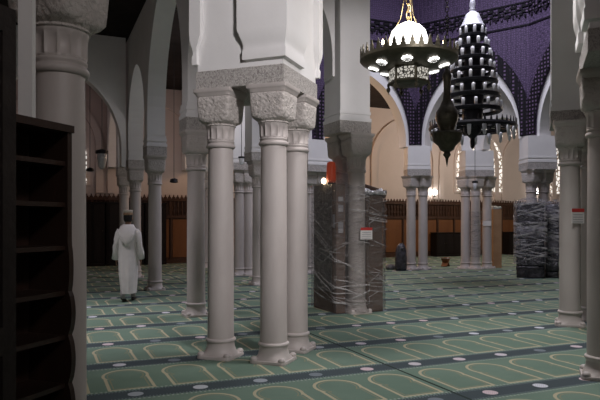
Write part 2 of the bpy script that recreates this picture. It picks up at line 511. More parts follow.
# ------------------------------------------------------------------ columns
def column_master():
    t = thing('stone_column', 'x', 'column')
    bm = bmesh.new()
    rings(bm, [supere(.212,0,9), supere(.215,.012,9), supere(.208,.035,8)])
    for sx in (-1,1):
        for sy in (-1,1): sphere(bm, (sx*.165, sy*.165, .045), .042, 10, 6, (1,1,.8))
    rings(bm, [supere(.195,.03,4), supere(.19,.05,2.6), supere(.178,.075,2), supere(.163,.12,2), supere(.157,.17,2), supere(.160,.178,2),
               supere(.172,.187,2), supere(.176,.20,2), supere(.172,.213,2), supere(.158,.222,2)])
    obj('base', bm, stone, t, auto=50)
    bm = bmesh.new(); lathe(bm, [(.153,.215),(.150,.5),(.150,1.2),(.146,1.9),(.142,2.40)], 40)
    obj('shaft', bm, stone, t, auto=50)
    bm = bmesh.new(); lathe(bm, [(.142,2.39),(.158,2.395),(.167,2.41),(.167,2.425),(.158,2.44),(.150,2.445),(.150,2.455),(.157,2.462),(.157,2.472),(.148,2.48)], 40)
    obj('collar', bm, stone, t, auto=50)
    bm = bmesh.new()
    def flute(r, z, dep):
        return [((r-dep*abs(math.cos(7*2*PI*i/112))**.5)*math.cos(2*PI*i/112), (r-dep*abs(math.cos(7*2*PI*i/112))**.5)*math.sin(2*PI*i/112), z) for i in range(112)]
    rings(bm, [flute(.148,2.475,0), flute(.152,2.49,.0), flute(.158,2.50,.020), flute(.160,2.60,.020), flute(.163,2.62,0), flute(.165,2.645,0)])
    obj('fluted_neck', bm, stone, t, auto=60)
    bm = bmesh.new()
    R = [(.155,2.63,2),(.176,2.645,2),(.170,2.66,2),(.187,2.675,2.6),(.198,2.69,4),(.203,2.715,7),(.205,2.78,9),(.207,2.85,10),(.209,2.91,12),(.211,2.955,14),(.204,2.960,14)]
    rr = []
    for h,z,e in R:
        ring = []
        for i,(x,y,zz) in enumerate(supere(h,z,e,128)):
            k = 1 + (0 if (z<2.72 or z>2.96) else .010*math.sin(i*2*PI/128*20+z*60)*math.sin(z*52))
            ring.append((x*k,y*k,zz))
        rr.append(ring)
    rings(bm, rr, True, True)
    obj('capital', bm, carved, t, auto=70)
    bm = bmesh.new()
    rings(bm, [supere(.202,2.957,12), supere(.216,2.972,14), supere(.217,2.984,14), supere(.232,3.003,16), supere(.238,3.012,18), supere(.238,3.05,18)])
    obj('abacus', bm, stone, t, auto=40)
    return t
master = column_master()
used = [False]
def column(p, label, rz=0.0, group=None):
    loc = (p[0], p[1], 0); group = 'pale stone columns of the hall'
    if not used[0]:
        used[0] = True; master.location = loc; master.rotation_euler = (0,0,rz); master['label'] = label
        if group: master['group'] = group
        return master
    return dup(master, loc, rz, label, group)
# piers: carved frieze course, stepped foot and plaster block
def pier(p, hx, hy, rz, label, ztop=3.9, ribs=False, fz=3.25):
    t = thing('arch_pier', label, 'pier', (p[0],p[1],3.05), rz, 'plaster piers on the columns')
    bm = bmesh.new(); box(bm, -hx, hx, -hy, hy, 0, fz-3.05)
    bevel(bm, .012, 1)
    obj('carved_frieze', bm, frieze, t)
    bm = bmesh.new(); box(bm, -hx+.015, hx-.015, -hy+.015, hy-.015, fz-3.05, ztop-3.05)
    if not ribs:
        box(bm, -hx-.005, hx+.005, -hy-.005, hy+.005, fz-3.05, fz-2.99)
        box(bm, -hx+.002, hx-.002, -hy+.002, hy-.002, fz-2.93, fz-2.88)
    obj('plaster_block', bm, plaster, t)
    if ribs:      # raised strips wrapping the corners, each ending in a moulded foot
        for q, w1, w2 in ribs:
            bm = bmesh.new()
            R = Matrix.Rotation(q*PI/2, 4, 'Z')
            def ell(o, win, z):
                a, b1, b2 = hx+o, hx-w1+win, hx-w2+win
                return [R @ Vector(v) for v in ((a,a,z),(b1,a,z),(b1,hx-.03,z),(hx-.03,hx-.03,z),(hx-.03,b2,z),(a,b2,z))]
            zb = fz-3.05
            rings(bm, [ell(-.012,.03,zb+.06), ell(.030,.0,zb+.075), ell(.034,.0,zb+.165), ell(.022,.008,zb+.19), ell(.026,.005,zb+.24), ell(.034,.0,zb+.27), ell(.05,-.03,zb+.34),
                       ell(.055,-.055,zb+.40), ell(.055,-.06,ztop-3.05)])
            obj('corner_rib', bm, plaster, t, auto=35)
    return t

D45 = PI/4
COLG = 'pale stone columns of the hall'
def cluster(c, labs, o=.47):
    for (dx,dy),lab in labs:
        column((c[0]+dx*o, c[1]+dy*o), lab, D45)
cluster(P1, [((0,-1),'foremost stone column of the big central pillar, nearest its front corner'),
             ((-1,0),'left stone column of the big central pillar under the carved frieze'),
             ((1,0),'right stone column of the big central pillar, standing just behind the foremost one')])
pier(P1, .54, .54, D45, 'large white plaster pier with carved frieze on the big central column cluster', 4.6, ((2,.56,.48),(1,.03,.45),(3,.45,.03)))
cluster(PR, [((0,1),'stone column cut by the right edge of the photo with its base at bottom right')])
pier(PR, .54, .54, D45, 'white plaster pier with carved frieze at the top right edge of the photo', 4.6, ((0,.36,.36),(1,.36,.36),(2,.36,.36)))
cluster(PN, [((1,0),'thick near stone column at left standing behind the dark bookcase')], .46)
pier(PN, .54, .54, D45, 'plaster pier above the near left column, cut by the top of the photo', 4.6, ((2,.4,.4),(3,.4,.4)))
for p, l in ((C1p,'stone column just left of the big central pillar on the left arcade'),
             (C2p,'stone column right of the walking man, fully visible from base to capital'),
             (C3p,'slender stone column directly behind the right shoulder of the walking man'),
             (C0p,'farthest stone column of the left arcade, behind the cap of the walking man')):
    column(p, l)
for p, l in ((C1p,'grey plaster pier on the column just left of the big central pillar'),
             (C2p,'grey plaster pier with stepped foot on the column right of the walking man'),
             (C3p,'plaster pier on the slender column behind the right shoulder of the man'),
             (C0p,'plaster pier on the farthest column of the left arcade above the man')):
    pier(p, .225, .225, 0.02, l, 3.5)
# inner arcade seen between the columns of the central pillar
v2 = at(258.5, 284.5); column(v2, 'dim stone column seen close beside the left edge of the foremost central column')
pier(v2, .28, .28, 0, 'plaster pier over the dim column beside the foremost central column', 6.5)
pa, pb = at(239.3,275.2), at(248.4,275)
column(pa, 'left one of the far pale pair of columns seen between the central pillar columns')
column(pb, 'right one of the far pale pair of columns seen between the central pillar columns')
pier((pa+pb)/2, .44, .28, -.1, 'white plaster pier over the far pale pair of columns behind the central pillar', 6.5)
pc = at(207.3,267.5); column(pc, 'thin far stone column seen just right of the left arcade column')
pier(pc, .28, .28, 0, 'plaster pier over the thin far column right of the left arcade column', 3.5)
# pillar wrapped with boxes
W1, W2 = (5.155,9.15), (5.13,9.63)
column(W1, 'stone column wrapped into the front of the tall box stack')
column(W2, 'stone column behind the wrapped box stack, left of the one at its front')
pier((5.055,9.31), .30, .31, 0, 'tall grey plaster pier rising above the wrapped brown box stack', 6.54)
# right pillar
column(at(570,325), 'stone column at right carrying a white notice with a red header', D45)
column(at(589.5,320), 'stone column at right partly hidden behind the one with the notice', D45)
pier((7.85,6.97), .37, .37, D45, 'tall unlit grey plaster pier at right above the column with the notice', 6.54)
# far clusters of the octagon
col_r = math.atan2(cyo-V4[1], cxo-V4[0])
for px,py,l in ((411,269.5,'left column of the far white pair seen right of the wrapped box stack'),
                (423,269.3,'right column of the far white pair seen right of the wrapped box stack')):
    column(at(px,py), l, .2)
pier((at(411,269.5)+at(423,269.3))/2, .38, .31, -.38, 'white plaster pier on the far pair of columns right of the box stack', 4.0)
for px,py,l in ((465.5,268.6,'left column of the far group of three below the big tiered chandelier'),
                (475.5,269.2,'middle column of the far group of three, wrapped in stretch film'),
                (487,268.4,'right column of the far group of three, carrying a small white paper')):
    column(at(px,py), l, .2)
pier((at(465.5,268.6)+at(487,268.4))/2, .48, .36, -.38, 'wide white plaster pier on the far group of three columns below the tiered chandelier', 3.9)
for px,d,l in ((531.5,17.6,'left column rising out of the far black wrapped stack'),
               (543.5,17.75,'right column rising out of the far black wrapped stack')):
    column(atd(px,d), l, .2)
pier((atd(531.5,17.6)+atd(543.5,17.75))/2, .42, .36, -.42, 'white plaster pier on the two columns rising from the far black wrapped stack', 4.0)
for px,d,l in ((310,18.45,'left far column of the octagon seen between central pillar and box stack'),
               (321,18.55,'right far column of the octagon behind the top of the box stack')):
    column(atd(px,d), l, 0)
pier((atd(310,18.45)+atd(321,18.55))/2, .42, .36, 0, 'white plaster pier seen between the central pillar and the wrapped box stack', 4.0)

# ------------------------------------------------------------------ left foreground: bookcase, screen, post
n45 = Vector((.935*CP-.35*SP*1.0, 0, 0))  # unused placeholder
def camvec(lat, d): return cam2w(lat, d, 0)
right_end = camvec(-1.118, 2.99)
along = (camvec(-1.118-.35*.9, 2.99-.935*.9) - right_end)          # toward the left end
rz = math.atan2(-along.y, -along.x)                                   # local +x points to the right (far) end
t = thing('bookcase', 'tall dark wooden bookcase with scalloped side in the left foreground', 'bookcase', right_end, rz)
# local: x from -.86 to 0, front at y=0, back at y=+.26 (left of +x is +y -> away from the camera)
H = 2.02
bm = bmesh.new(); box(bm, -.86, 0, .245, .26, 0, H); obj('back_panel', bm, darkwood, t)
bm = bmesh.new(); box(bm, -.865, .004, -.012, .26, H-.035, H+.0); bevel(bm, .006, 2); obj('top', bm, darkwood, t)
bm = bmesh.new(); box(bm, -.86, 0, .0, .24, .0, .08); obj('plinth', bm, darkwood, t)
zs = [.08,.30,.53,.765,1.00,1.215,1.435,1.645,1.845]
def side_pts():
    pts = [(.24,0),(.24,H-.035),(0,H-.035),(0,1.46)]
    levels = [1.435,1.215,1.00,.765,.53,.30,.08]
    for a, b in zip(levels[:-1], levels[1:]):
        for k in range(9):
            s = k/8
            pts.append((-.002-.022*math.sin(PI*s)**.7*(1 if a<1.3 else .4), a+(b-a)*s))
    pts.append((0,0)); return pts
for x0,x1 in ((-.03,0),(-.86,-.83)):
    bm = bmesh.new()
    M = Matrix(((0,1,0,0),(1,0,0,0),(0,0,1,0),(0,0,0,1)))
    prism(bm, side_pts(), x0, x1, M); obj('side_panel', bm, darkwood, t)
for z in zs[1:]:
    bm = bmesh.new(); box(bm, -.83,-.03,.015,.243,z-.022,z); bevel(bm,.004,1); obj('shelf', bm, darkwood, t)
bm = bmesh.new(); box(bm, -.44,-.42,.03,.243,.08,1.823); obj('divider', bm, darkwood, t)

ps = camvec(-1.043, 2.2)
t = thing('lattice_screen', 'dark carved wooden lattice screen at the left edge of the photo', 'screen', ps, rz)
bm = bmesh.new()
for x0,x1 in ((-.06,0),(-.62,-.56)): box(bm, x0,x1,-.025,.025,0,2.31)
for z0,z1 in ((0,.14),(1.08,1.18),(2.22,2.31)): box(bm, -.56,-.06,-.025,.025,z0,z1)
bevel(bm,.005,1); obj('frame', bm, screenwood, t)
for z0,z1 in ((.14,1.08),(1.18,2.22)):
    bm = bmesh.new()
    k = 0
    st = .085
    nx = int(.5/st); nz = int((z1-z0)/st)
    for i in range(nx+1):
        for j2 in range(nz+1):
            x = -.555+i*.495/nx; z = z0+.01+j2*(z1-z0-.02)/nz
            lathe_pts = [(.006,-.02),(.013,0),(.006,.02)]
            sphere(bm, (x,0,z), .016, 8, 6)
    for i in range(nx+1):
        x = -.555+i*.495/nx; box(bm, x-.006,x+.006,-.006,.006,z0,z1)
    for j2 in range(nz+1):
        z = z0+.01+j2*(z1-z0-.02)/nz; box(bm,-.56,-.06,-.006,.006,z-.006,z+.006)
    for i in range(nx):
        for j2 in range(nz):
            x = -.555+(i+.5)*.495/nx; z = z0+.01+(j2+.5)*(z1-z0-.02)/nz
            bmesh.ops.create_cone(bm, cap_ends=True, segments=4, radius1=.036, radius2=.036, depth=.008, matrix=Matrix.Translation((x,0,z)) @ Matrix.Rotation(PI/2,4,'X'))
    obj('lattice_panel', bm, screenwood, t)
pp = camvec(-1.415, 3.16)
bm = bmesh.new(); box(bm, -.037,.037,-.02,.02,0,2.74); bevel(bm,.006,1)
po = obj('white_post', bm, plaster); po.location = pp; po.rotation_euler = (0,0,-PHI)
tag(po, 'flat pale painted post standing behind the dark bookcase at upper left', 'post')

# ------------------------------------------------------------------ hanging chandeliers
def chain(bm, p0, p1, r=.02, th=.005):
    p0, p1 = Vector(p0), Vector(p1); L = (p1-p0).length; n = max(2, int(L/(r*3.0)))
    d = (p1-p0)/n; tdir = d.normalized()
    u = tdir.orthogonal().normalized(); w = tdir.cross(u)
    for i in range(n):
        c = p0+d*(i+.5); a = u if i%2 else w; hl = d.length*.68
        pts = []
        for k in range(10):
            t = 2*PI*k/10
            pts.append(c + a*(r*math.cos(t)) + tdir*(hl*math.sin(t)))
        pts.append(pts[0]); pts.append(pts[1])
        tube(bm, pts[:-1], th, 4)
# lit dish chandelier
c1 = atd(408.5, 7.4)
Z = 3.49
KC = 7.4/8.0
t = thing('dish_chandelier', 'lit bronze dish chandelier with white globe and crenellated rim hanging from brass chains', 'chandelier', (c1.x,c1.y,Z))
bm = bmesh.new()
lathe(bm, [(.26,-.085),(.38,-.065),(.49,-.035),(.57,.0),(.588,.02),(.588,.055),(.575,.06),(.56,.03),(.48,-.01),(.36,-.04),(.26,-.06),(.001,-.065)], 64)
obj('dish', bm, bronze, t, auto=35)
fin = bmesh.new(); prism(fin, [(-.03,0),(.03,0),(.03,.03),(.018,.035),(.022,.06),(.012,.085),(0,.125),(-.012,.085),(-.022,.06),(-.018,.035),(-.03,.03)], -.006,.006)
f0 = None
for k in range(36):
    a = 2*PI*k/36
    if f0 is None: f0 = obj('rim_finial', fin, bronze, t); f = f0
    else: f = f0.copy(); COL.objects.link(f)
    f.location = (.581*math.cos(a), .581*math.sin(a), .05); f.rotation_euler = (0,0,a+PI/2)
bm = bmesh.new(); lathe(bm, [(.25,-.06),(.26,-.07),(.26,-.085),(.245,-.09),(.245,-.245),(.26,-.25),(.255,-.265),(.19,-.28),(.08,-.295),(.02,-.30)], 6, ph=.3)
obj('hexagonal_lantern', bm, bronze, t)
for k in range(6):
    a = .3 + 2*PI*(k+.5)/6; rr = .247*math.cos(PI/6)
    bm = bmesh.new(); box(bm, -.1,.1,-.003,.003,-.235,-.10)
    p = obj('pierced_panel', bm, pierced, t); p.location = (rr*math.cos(a), rr*math.sin(a), 0); p.rotation_euler = (0,0,a+PI/2)
    a = .3 + 2*PI*k/6
    bm = bmesh.new(); lathe(bm, [(.008,-.255),(.02,-.27),(.01,-.29),(.026,-.315),(.02,-.34),(.006,-.36),(.001,-.385)], 10)
    p = obj('drop_finial', bm, bronze, t); p.location = (.245*math.cos(a), .245*math.sin(a), 0)
for k in range(8):
    a = .15 + 2*PI*k/8
    bm = bmesh.new()
    pts = [((.066 if i%2==0 else .05)*math.cos(2*PI*i/16), (.066 if i%2==0 else .05)*math.sin(2*PI*i/16)) for i in range(16)]
    rings(bm, [[(x*.7,y*.7,-.035) for x,y in pts], [(x,y,-.02) for x,y in pts], [(x,y,0.0) for x,y in pts]])
    p = obj('pierced_star_lamp', bm, lamp_star, t)
    p.location = (.42*math.cos(a), .42*math.sin(a), -.05); p.rotation_euler = (0,-.28,a); p.rotation_mode='XYZ'
    bm = bmesh.new()
    for i in range(8):
        b = 2*PI*i/8; tube(bm, [(.0,0,-.04),(.06*math.cos(b),.06*math.sin(b),-.03)], .005, 4)
    tube(bm, [(.04*math.cos(2*PI*i/12), .04*math.sin(2*PI*i/12), -.038) for i in range(13)], .005, 4)
    obj('star_grille', bm, bronze, p)
bm = bmesh.new(); lathe(bm, [(.10,-.02),(.12,.06),(.20,.12),(.23,.20),(.232,.28),(.205,.37),(.15,.43),(.08,.465),(.02,.475)], 32)
obj('globe', bm, lamp_white, t, smooth=True)
for k in range(8):
    a = .35 + 2*PI*k/8
    bm = bmesh.new(); lathe(bm, [(.012,0),(.012,.09)], 8); p = obj('candle', bm, glasswhite, t); p.location = (.50*math.cos(a), .50*math.sin(a), .02)
    bm = bmesh.new(); lathe(bm, [(.008,.09),(.018,.11),(.014,.135),(.002,.155)], 8); obj('candle_bulb', bm, bulb_warm, p)
for k in range(3):
    a = .6 + 2*PI*k/3
    bm = bmesh.new(); tube(bm, [(.20*math.cos(a), .20*math.sin(a), -.04), (.24*math.cos(a), .24*math.sin(a), .28), (.10*math.cos(a), .10*math.sin(a), .52), (0,0,1.05)], .006, 6); obj('suspension_rod', bm, brass, t)
bm = bmesh.new(); lathe(bm, [(.01,.465),(.03,.475),(.015,.50),(.012,.55)], 10); obj('globe_cap', bm, brass, t)
bm = bmesh.new(); chain(bm, (0,0,.53), (0,0,ZC-Z), .028, .007); obj('suspension_chain', bm, brass, t)

# big tiered chandelier
c2 = atd(472.5, 15.0)
t = thing('tiered_chandelier', 'huge black tiered chandelier of stacked candle rings, unlit, hanging under the violet dome', 'chandelier', (c2.x,c2.y,0))
tiers = [(37,.32,9),(49,.40,10),(60,.47,11),(72,.53,12),(83,.58,12),(96.5,.64,14),(110.5,.69,14)]
tubes = 0
for y,r,n in tiers:
    z = HC+(HZ-y)*15/F
    bm = bmesh.new()
    lathe(bm, [(r-.12,-.05),(r-.02,-.06),(r+.02,-.03),(r+.03,.02),(r+.01,.03),(r-.11,.02)], 48, cb=False, ct=False)
    lathe(bm, [(r-.12,-.05),(r-.11,.02)], 48, cb=False, ct=False)
    for k in range(4):
        a = k*PI/2+.3; tube(bm, [(0,0,-.01),((r-.1)*math.cos(a),(r-.1)*math.sin(a),-.01)], .014, 6)
    o = obj('candle_ring', bm, blackiron, t, auto=40); o.location = (0,0,z)
    for k in range(n):
        a = 2*PI*k/n + y
        bm = bmesh.new(); lathe(bm, [(.022,0),(.038,.02),(.044,.15),(.036,.19)], 8)
        g = obj('glass_tube', bm, glasswhite, o, smooth=True); g.location = ((r-.03)*math.cos(a), (r-.03)*math.sin(a), .02); tubes += 1
z = HC+(HZ-128)*15/F
bm = bmesh.new()
for rr in (1.04,.82):
    lathe(bm, [(rr-.05,-.04),(rr+.0,-.05),(rr+.02,0),(rr+.0,.05),(rr-.05,.04)], 56, cb=False, ct=False); lathe(bm, [(rr-.05,-.04),(rr-.05,.04)], 56, cb=False, ct=False)
for k in range(12):
    a = 2*PI*k/12; tube(bm, [(.1*math.cos(a),.1*math.sin(a),.02),(1.0*math.cos(a),1.0*math.sin(a),0)], .02, 6)
o = obj('main_ring', bm, blackiron, t, auto=40); o.location = (0,0,z)
for k in range(18):
    a = 2*PI*k/18+.1
    bm = bmesh.new(); lathe(bm, [(.012,-.30),(.035,-.26),(.045,-.16),(.05,-.06),(.03,-.03)], 8)
    g = obj('glass_tube', bm, glasswhite, o, smooth=True); g.location = (.98*math.cos(a), .98*math.sin(a), 0)
cm = None
for k in range(44):
    a = 2*PI*k/44
    if cm is None:
        bm = bmesh.new(); prism(bm, [(-.03,0),(.03,0),(.02,.06),(0,.14),(-.02,.06)], -.008,.008); cm = obj('ring_finial', bm, blackiron, o); q = cm
    else: q = cm.copy(); COL.objects.link(q)
    q.location = (1.03*math.cos(a), 1.03*math.sin(a), .04); q.rotation_euler = (0,0,a+PI/2)
bm = bmesh.new(); lathe(bm, [(.05,3.6),(.20,3.75),(.24,3.95),(.26,4.6),(.20,5.3),(.17,5.9),(.20,6.3)], 20); obj('core', bm, blackiron, t, auto=40)
bm = bmesh.new(); lathe(bm, [(.30,6.32),(.305,6.345),(.25,6.43),(.20,6.55),(.155,6.66),(.09,6.70),(.06,6.74)], 32); obj('cap', bm, silver, t, auto=40)
bm = bmesh.new(); lathe(bm, [(.30,6.25),(.312,6.32),(.2,6.32)], 32); obj('cap_rim', bm, blackiron, t)
bm = bmesh.new(); lathe(bm, [(.05,6.73),(.085,6.77),(.05,6.82),(.075,6.87),(.06,7.0),(.03,7.1),(.015,7.3)], 16); obj('finial', bm, silver, t, smooth=True)
bm = bmesh.new(); tube(bm, [(0,0,7.2),(0,0,11.5)], .012, 6); obj('suspension_rod', bm, blackiron, t)
bm = bmesh.new(); lathe(bm, [(.02,3.35),(.05,3.4),(.06,3.52),(.05,3.65)], 12); obj('bottom_drop', bm, blackiron, t)

# lantern
c3 = atd(447, 12.0)
t = thing('bronze_lantern', 'dark vase shaped bronze lantern hanging in front of the tiered chandelier', 'lantern', (c3.x,c3.y,0))
zz = lambda y: HC+(HZ-y)*12/F
bm = bmesh.new()
lathe(bm, [(.02,zz(67)),(.05,zz(70)),(.085,zz(74)),(.09,zz(77)),(.07,zz(81)),(.065,zz(92)),(.085,zz(100)),(.15,zz(107)),(.21,zz(112)),(.225,zz(117)),(.21,zz(121)),(.16,zz(127)),(.14,zz(131))], 16)
obj('upper_body', bm, bronze, t, auto=40)
bm = bmesh.new(); lathe(bm, [(.14,zz(131)),(.29,zz(132)),(.31,zz(134)),(.29,zz(136)),(.27,zz(141)),(.17,zz(146)),(.13,zz(150))], 16); obj('dish', bm, bronze, t, auto=40)
bm = bmesh.new(); lathe(bm, [(.13,zz(150)),(.06,zz(152)),(.075,zz(155)),(.035,zz(158)),(.02,zz(162)),(.003,zz(167))], 14); obj('drop_finial', bm, bronze, t, auto=40)
bm = bmesh.new(); chain(bm, (0,0,zz(67)), (0,0,11.50), .03, .008); obj('chain', bm, bronze, t)
for k in range(6):
    a = 2*PI*k/6
    bm = bmesh.new(); tube(bm, [(.27*math.cos(a),.27*math.sin(a),zz(135)),(.33*math.cos(a),.33*math.sin(a),zz(133)),(.34*math.cos(a),.34*math.sin(a),zz(128))], [.018,.014,.004], 6); obj('cresting_hook', bm, bronze, t)

# small glass lamps on long cords
def hung_lamp(px, d, ytop, ybot, label, glass=True, zt=ZC, k=1.0):
    c = atd(px, d); zb, zt2 = HC+(HZ-ybot)*d/F, HC+(HZ-ytop)*d/F
    t = thing('hanging_lamp', label, 'lamp', (c.x,c.y,0), 0, 'small lamps hanging on long cords')
    bm = bmesh.new(); tube(bm, [(0,0,zt2),(0,0,zt)], .008, 5); obj('cord', bm, blackiron, t)
    bm = bmesh.new()
    if glass:
        s = (zt2-zb)
        lathe(bm, [(.02*k,zt2),(.17*k,zt2-.08*s),(.175*k,zt2-.22*s),(.12*k,zt2-.26*s)], 16); obj('collar', bm, blackiron, t, auto=40)
        bm = bmesh.new(); lathe(bm, [(.135*k,zt2-.24*s),(.13*k,zt2-.5*s),(.09*k,zt2-.9*s),(.03*k,zb)], 16); obj('glass', bm, glasswhite, t, smooth=True)
    else:
        lathe(bm, [(.02,zt2),(.10,zt2-.03),(.12,zb+.02),(.05,zb)], 14); obj('lamp_plate', bm, blackiron, t, auto=40)
hung_lamp(102, 17.2, 149, 169, 'pale glass lamp with dark collar hanging left of the walking man')
hung_lamp(90, 17.6, 167.5, 171.5, 'small dark lamp plate on a long cord beside the near left column', False)
hung_lamp(174, 17.0, 178, 183, 'small dark lamp plate on a cord right of the full height left arcade column', False)
hung_lamp(241.5, 14.5, 156, 165, 'small glass lamp hanging behind the gap of the central pillar', k=.45)
hung_lamp(475, 19.3, 180.5, 190.5, 'small glass lamp hanging before the far group of three columns', k=.55)

# wall lamps
def sconce(px, py, label, mat, r=.09, off=.16):
    y = YB-off
    k = (px-300)/F
    d = y/(CP-k*SP); p = cam2w(k*d, d, HC+(HZ-py)*d/F)
    t = thing('wall_lamp', label, 'lamp', p, 0, 'lamps on the far wall')
    bm = bmesh.new(); sphere(bm, (0,0,0), r, 14, 10); obj('bulb', bm, mat, t, smooth=True)
    bm = bmesh.new(); tube(bm, [(0,r*.7,-r*.4),(0,off*.8,-r*1.1),(0,off,-r)], .02, 6); lathe(bm, [(.03,-r*1.5),(.06,-r*.9),(.05,-r*.7)], 10); obj('bracket', bm, blackiron, t)
sconce(434.5, 192.5, 'bright white lamp on the far wall right of the far column pair', bulb_white, .12)
sconce(254, 184, 'bright white lamp on the far wall between the central pillar columns', bulb_white, .14)
sconce(537, 191, 'bright lamp on the far wall between the columns of the black wrapped stack', bulb_white, .14)
sconce(211, 184, 'dim lamp on the far wall beside the thin far column', bulb_warm, .05)

# ------------------------------------------------------------------ wrapped stack around the middle pillar
def boxthing(name, x0,x1,y0,y1,z0,z1, mat, label, cat='box', group=None, bev=.012, tape=None, rz=0):
    cx, cy = (x0+x1)/2, (y0+y1)/2
    t = thing(name, label, cat, (cx,cy,z0), rz, 'boxes of the wrapped stack by the middle pillar')
    bm = bmesh.new(); box(bm, x0-cx,x1-cx,y0-cy,y1-cy,0,z1-z0)
    bevel(bm, bev, 2)
    obj('carton', bm, mat, t, auto=50)
    return t
bl = 4.76; br = 4.93
zz0 = 0
for i,(h,lab,mt) in enumerate(((.34,'bottom brown cardboard box at the left corner of the wrapped stack',cardboard),
                  (.50,'second grey wrapped pack from the floor on the left side of the wrapped stack',greypack),
                  (.48,'third grey wrapped pack from the floor on the left side of the wrapped stack',greypack),
                  (.46,'fourth grey wrapped pack, second from top on the left side of the wrapped stack',greypack),
                  (.42,'topmost grey wrapped pack on the left side of the wrapped stack',greypack))):
    t = boxthing('wrapped_pack' if i else 'cardboard_box', bl+.012, br, 9.33, 10.05-.01*(i%2), zz0, zz0+h, mt, lab); zz0 += h
t = boxthing('cardboard_box', 4.775, 4.945, 9.17, 9.32, 0, 2.20, cardboard, 'tall narrow brown carton left of the column in the wrapped stack', 'box')
bm = bmesh.new(); box(bm, -.088,-.0855,-.02,.06,1.45,1.68); obj('side_label', bm, greyink, t)
for (za,zb) in ((1.90,1.98),(1.72,1.84),(1.36,1.55)):
    bm = bmesh.new(); box(bm, -.05,.045,-.079,-.0755,za,zb); obj('printed_label', bm, greyink, t)
    bm = bmesh.new()
    for q in range(3): box(bm, -.04,.03,-.081,-.0795,za+.015+q*.02,za+.022+q*.02)
    obj('label_lines', bm, paper, t)
t = boxthing('cardboard_box', 5.335, 5.66, 9.12, 9.95, 0, 1.08, cardboard, 'lower tall brown carton right of the column in the wrapped stack')
t = boxthing('cardboard_box', 5.335, 5.655, 9.13, 9.93, 1.08, 2.02, cardboard, 'upper brown carton right of the column in the wrapped stack, top covered by crumpled film')
# stretch film around the stack: a closed sleeve with ragged top plus crumpled top film
random.seed(11)
bm = bmesh.new()
outline = [(4.745,9.145),(4.95,9.135),(5.03,8.945),(5.155,8.925),(5.27,8.945),(5.33,9.09),(5.685,9.09),(5.69,9.98),(5.3,9.99),(5.1,10.09),(4.745,10.085)]
dens = []
for i in range(len(outline)):
    a = Vector(outline[i]); b = Vector(outline[(i+1)%len(outline)]); n = max(1, int((b-a).length/.07))
    for k in range(n): dens.append(a.lerp(b, k/n))
N = len(dens); cc = Vector((5.2,9.5))
rr = []
for j2 in range(31):
    ring = []
    for i,p in enumerate(dens):
        zt = 2.235 if p.x < 4.98 else (2.14 if p.x<5.25 else 2.06)
        z = .02 + (zt-.02)*j2/30
        if j2 == 30: z += random.uniform(-.03,.06)
        o = .006+.016*abs(math.sin(i*.9+j2*1.7+2*math.sin(j2*.6)))*random.random()
        q = p + (p-cc).normalized()*o
        ring.append((q.x,q.y,z))
    rr.append(ring)
rings(bm, rr, False, False)
crease = Mat('white film crease')
crease.base((.62,.60,.60)); crease.set(.2, 0, .8); crease.bump(crease.noise(30, 3), .6, .01)
_t = crease.node('ShaderNodeBsdfTransparent'); _m = crease.node('ShaderNodeMixShader')
crease.L(crease.ramp(crease.noise(4, 4, .6), [(.35,(.05,.05,.05)),(.65,(.75,.75,.75))]), _m.inputs[0])
crease.L(_t.outputs[0], _m.inputs[1]); crease.L(crease.b.outputs[0], _m.inputs[2]); crease.L(_m.outputs[0], crease.out.inputs['Surface'])
crease = crease.m
def creases(bm, loop, cc, zlo, zhi, n, out=.035, M=None, wmin=.004, wmax=.016):
    """thin stretched folds of film running slantwise around a wrapped stack"""
    N = len(loop)
    for _ in range(n):
        i0 = random.randrange(N); ln = random.randint(5, 16); z0 = random.uniform(zlo, zhi); sl = random.choice((-1,1))*random.uniform(.1,.55)
        w = random.uniform(wmin, wmax); prev = None; bend = random.uniform(-.3,.3)
        for k in range(ln+1):
            p = loop[(i0+k)%N]; q = p + (p-cc).normalized()*out
            z = z0 + sl*k*.07 + bend*(k*.07)**2
            if z < zlo-.02 or z > zhi+.03: break
            ww = w*math.sin(PI*(k+.6)/(ln+1.2))
            pa, pb, pc2 = Vector((q.x,q.y,z-ww)), Vector((q.x,q.y,z+ww)), p + (p-cc).normalized()*(out+.01)
            if M is not None: pa, pb = M @ pa, M @ pb; pc2 = (M @ Vector((pc2.x,pc2.y,z)))
            else: pc2 = Vector((pc2.x,pc2.y,z))
            cur = (bm.verts.new(pa), bm.verts.new(pc2), bm.verts.new(pb))
            if prev:
                bm.faces.new((prev[0],cur[0],cur[1],prev[1])); bm.faces.new((prev[1],cur[1],cur[2],prev[2]))
            prev = cur
fo = tag(obj('stretch_film', bm, film, smooth=True), 'clear wrinkled stretch film wound around the brown boxes and column', 'plastic film')
bm = bmesh.new(); creases(bm, dens, cc, .12, 2.05, 75)
obj('film_crease', bm, crease, fo, smooth=True)
filmtop = noisy('crumpled white film', (.30,.30,.31), (.62,.62,.63), 10, .2, 1.0, 15, spec=.8, bdist=.05)
bm = bmesh.new()
nx, ny2 = 16, 26
grid = [[bm.verts.new((5.24+.46*i/nx, 9.06+.94*j2/ny2, 2.035+.075*random.random()+.05*math.sin(i*.5)*math.sin(j2*.35)+.0)) for i in range(nx+1)] for j2 in range(ny2+1)]
for j2 in range(ny2):
    for i in range(nx): bm.faces.new((grid[j2][i],grid[j2][i+1],grid[j2+1][i+1],grid[j2+1][i]))
e = bmesh.ops.extrude_face_region(bm, geom=bm.faces[:])
for v in [g for g in e['geom'] if isinstance(g, bmesh.types.BMVert)]: v.co.z = 2.022
tag(obj('crumpled_film', bm, filmtop, smooth=True), 'crumpled pale plastic film bunched on top of the right carton of the stack', 'plastic film')
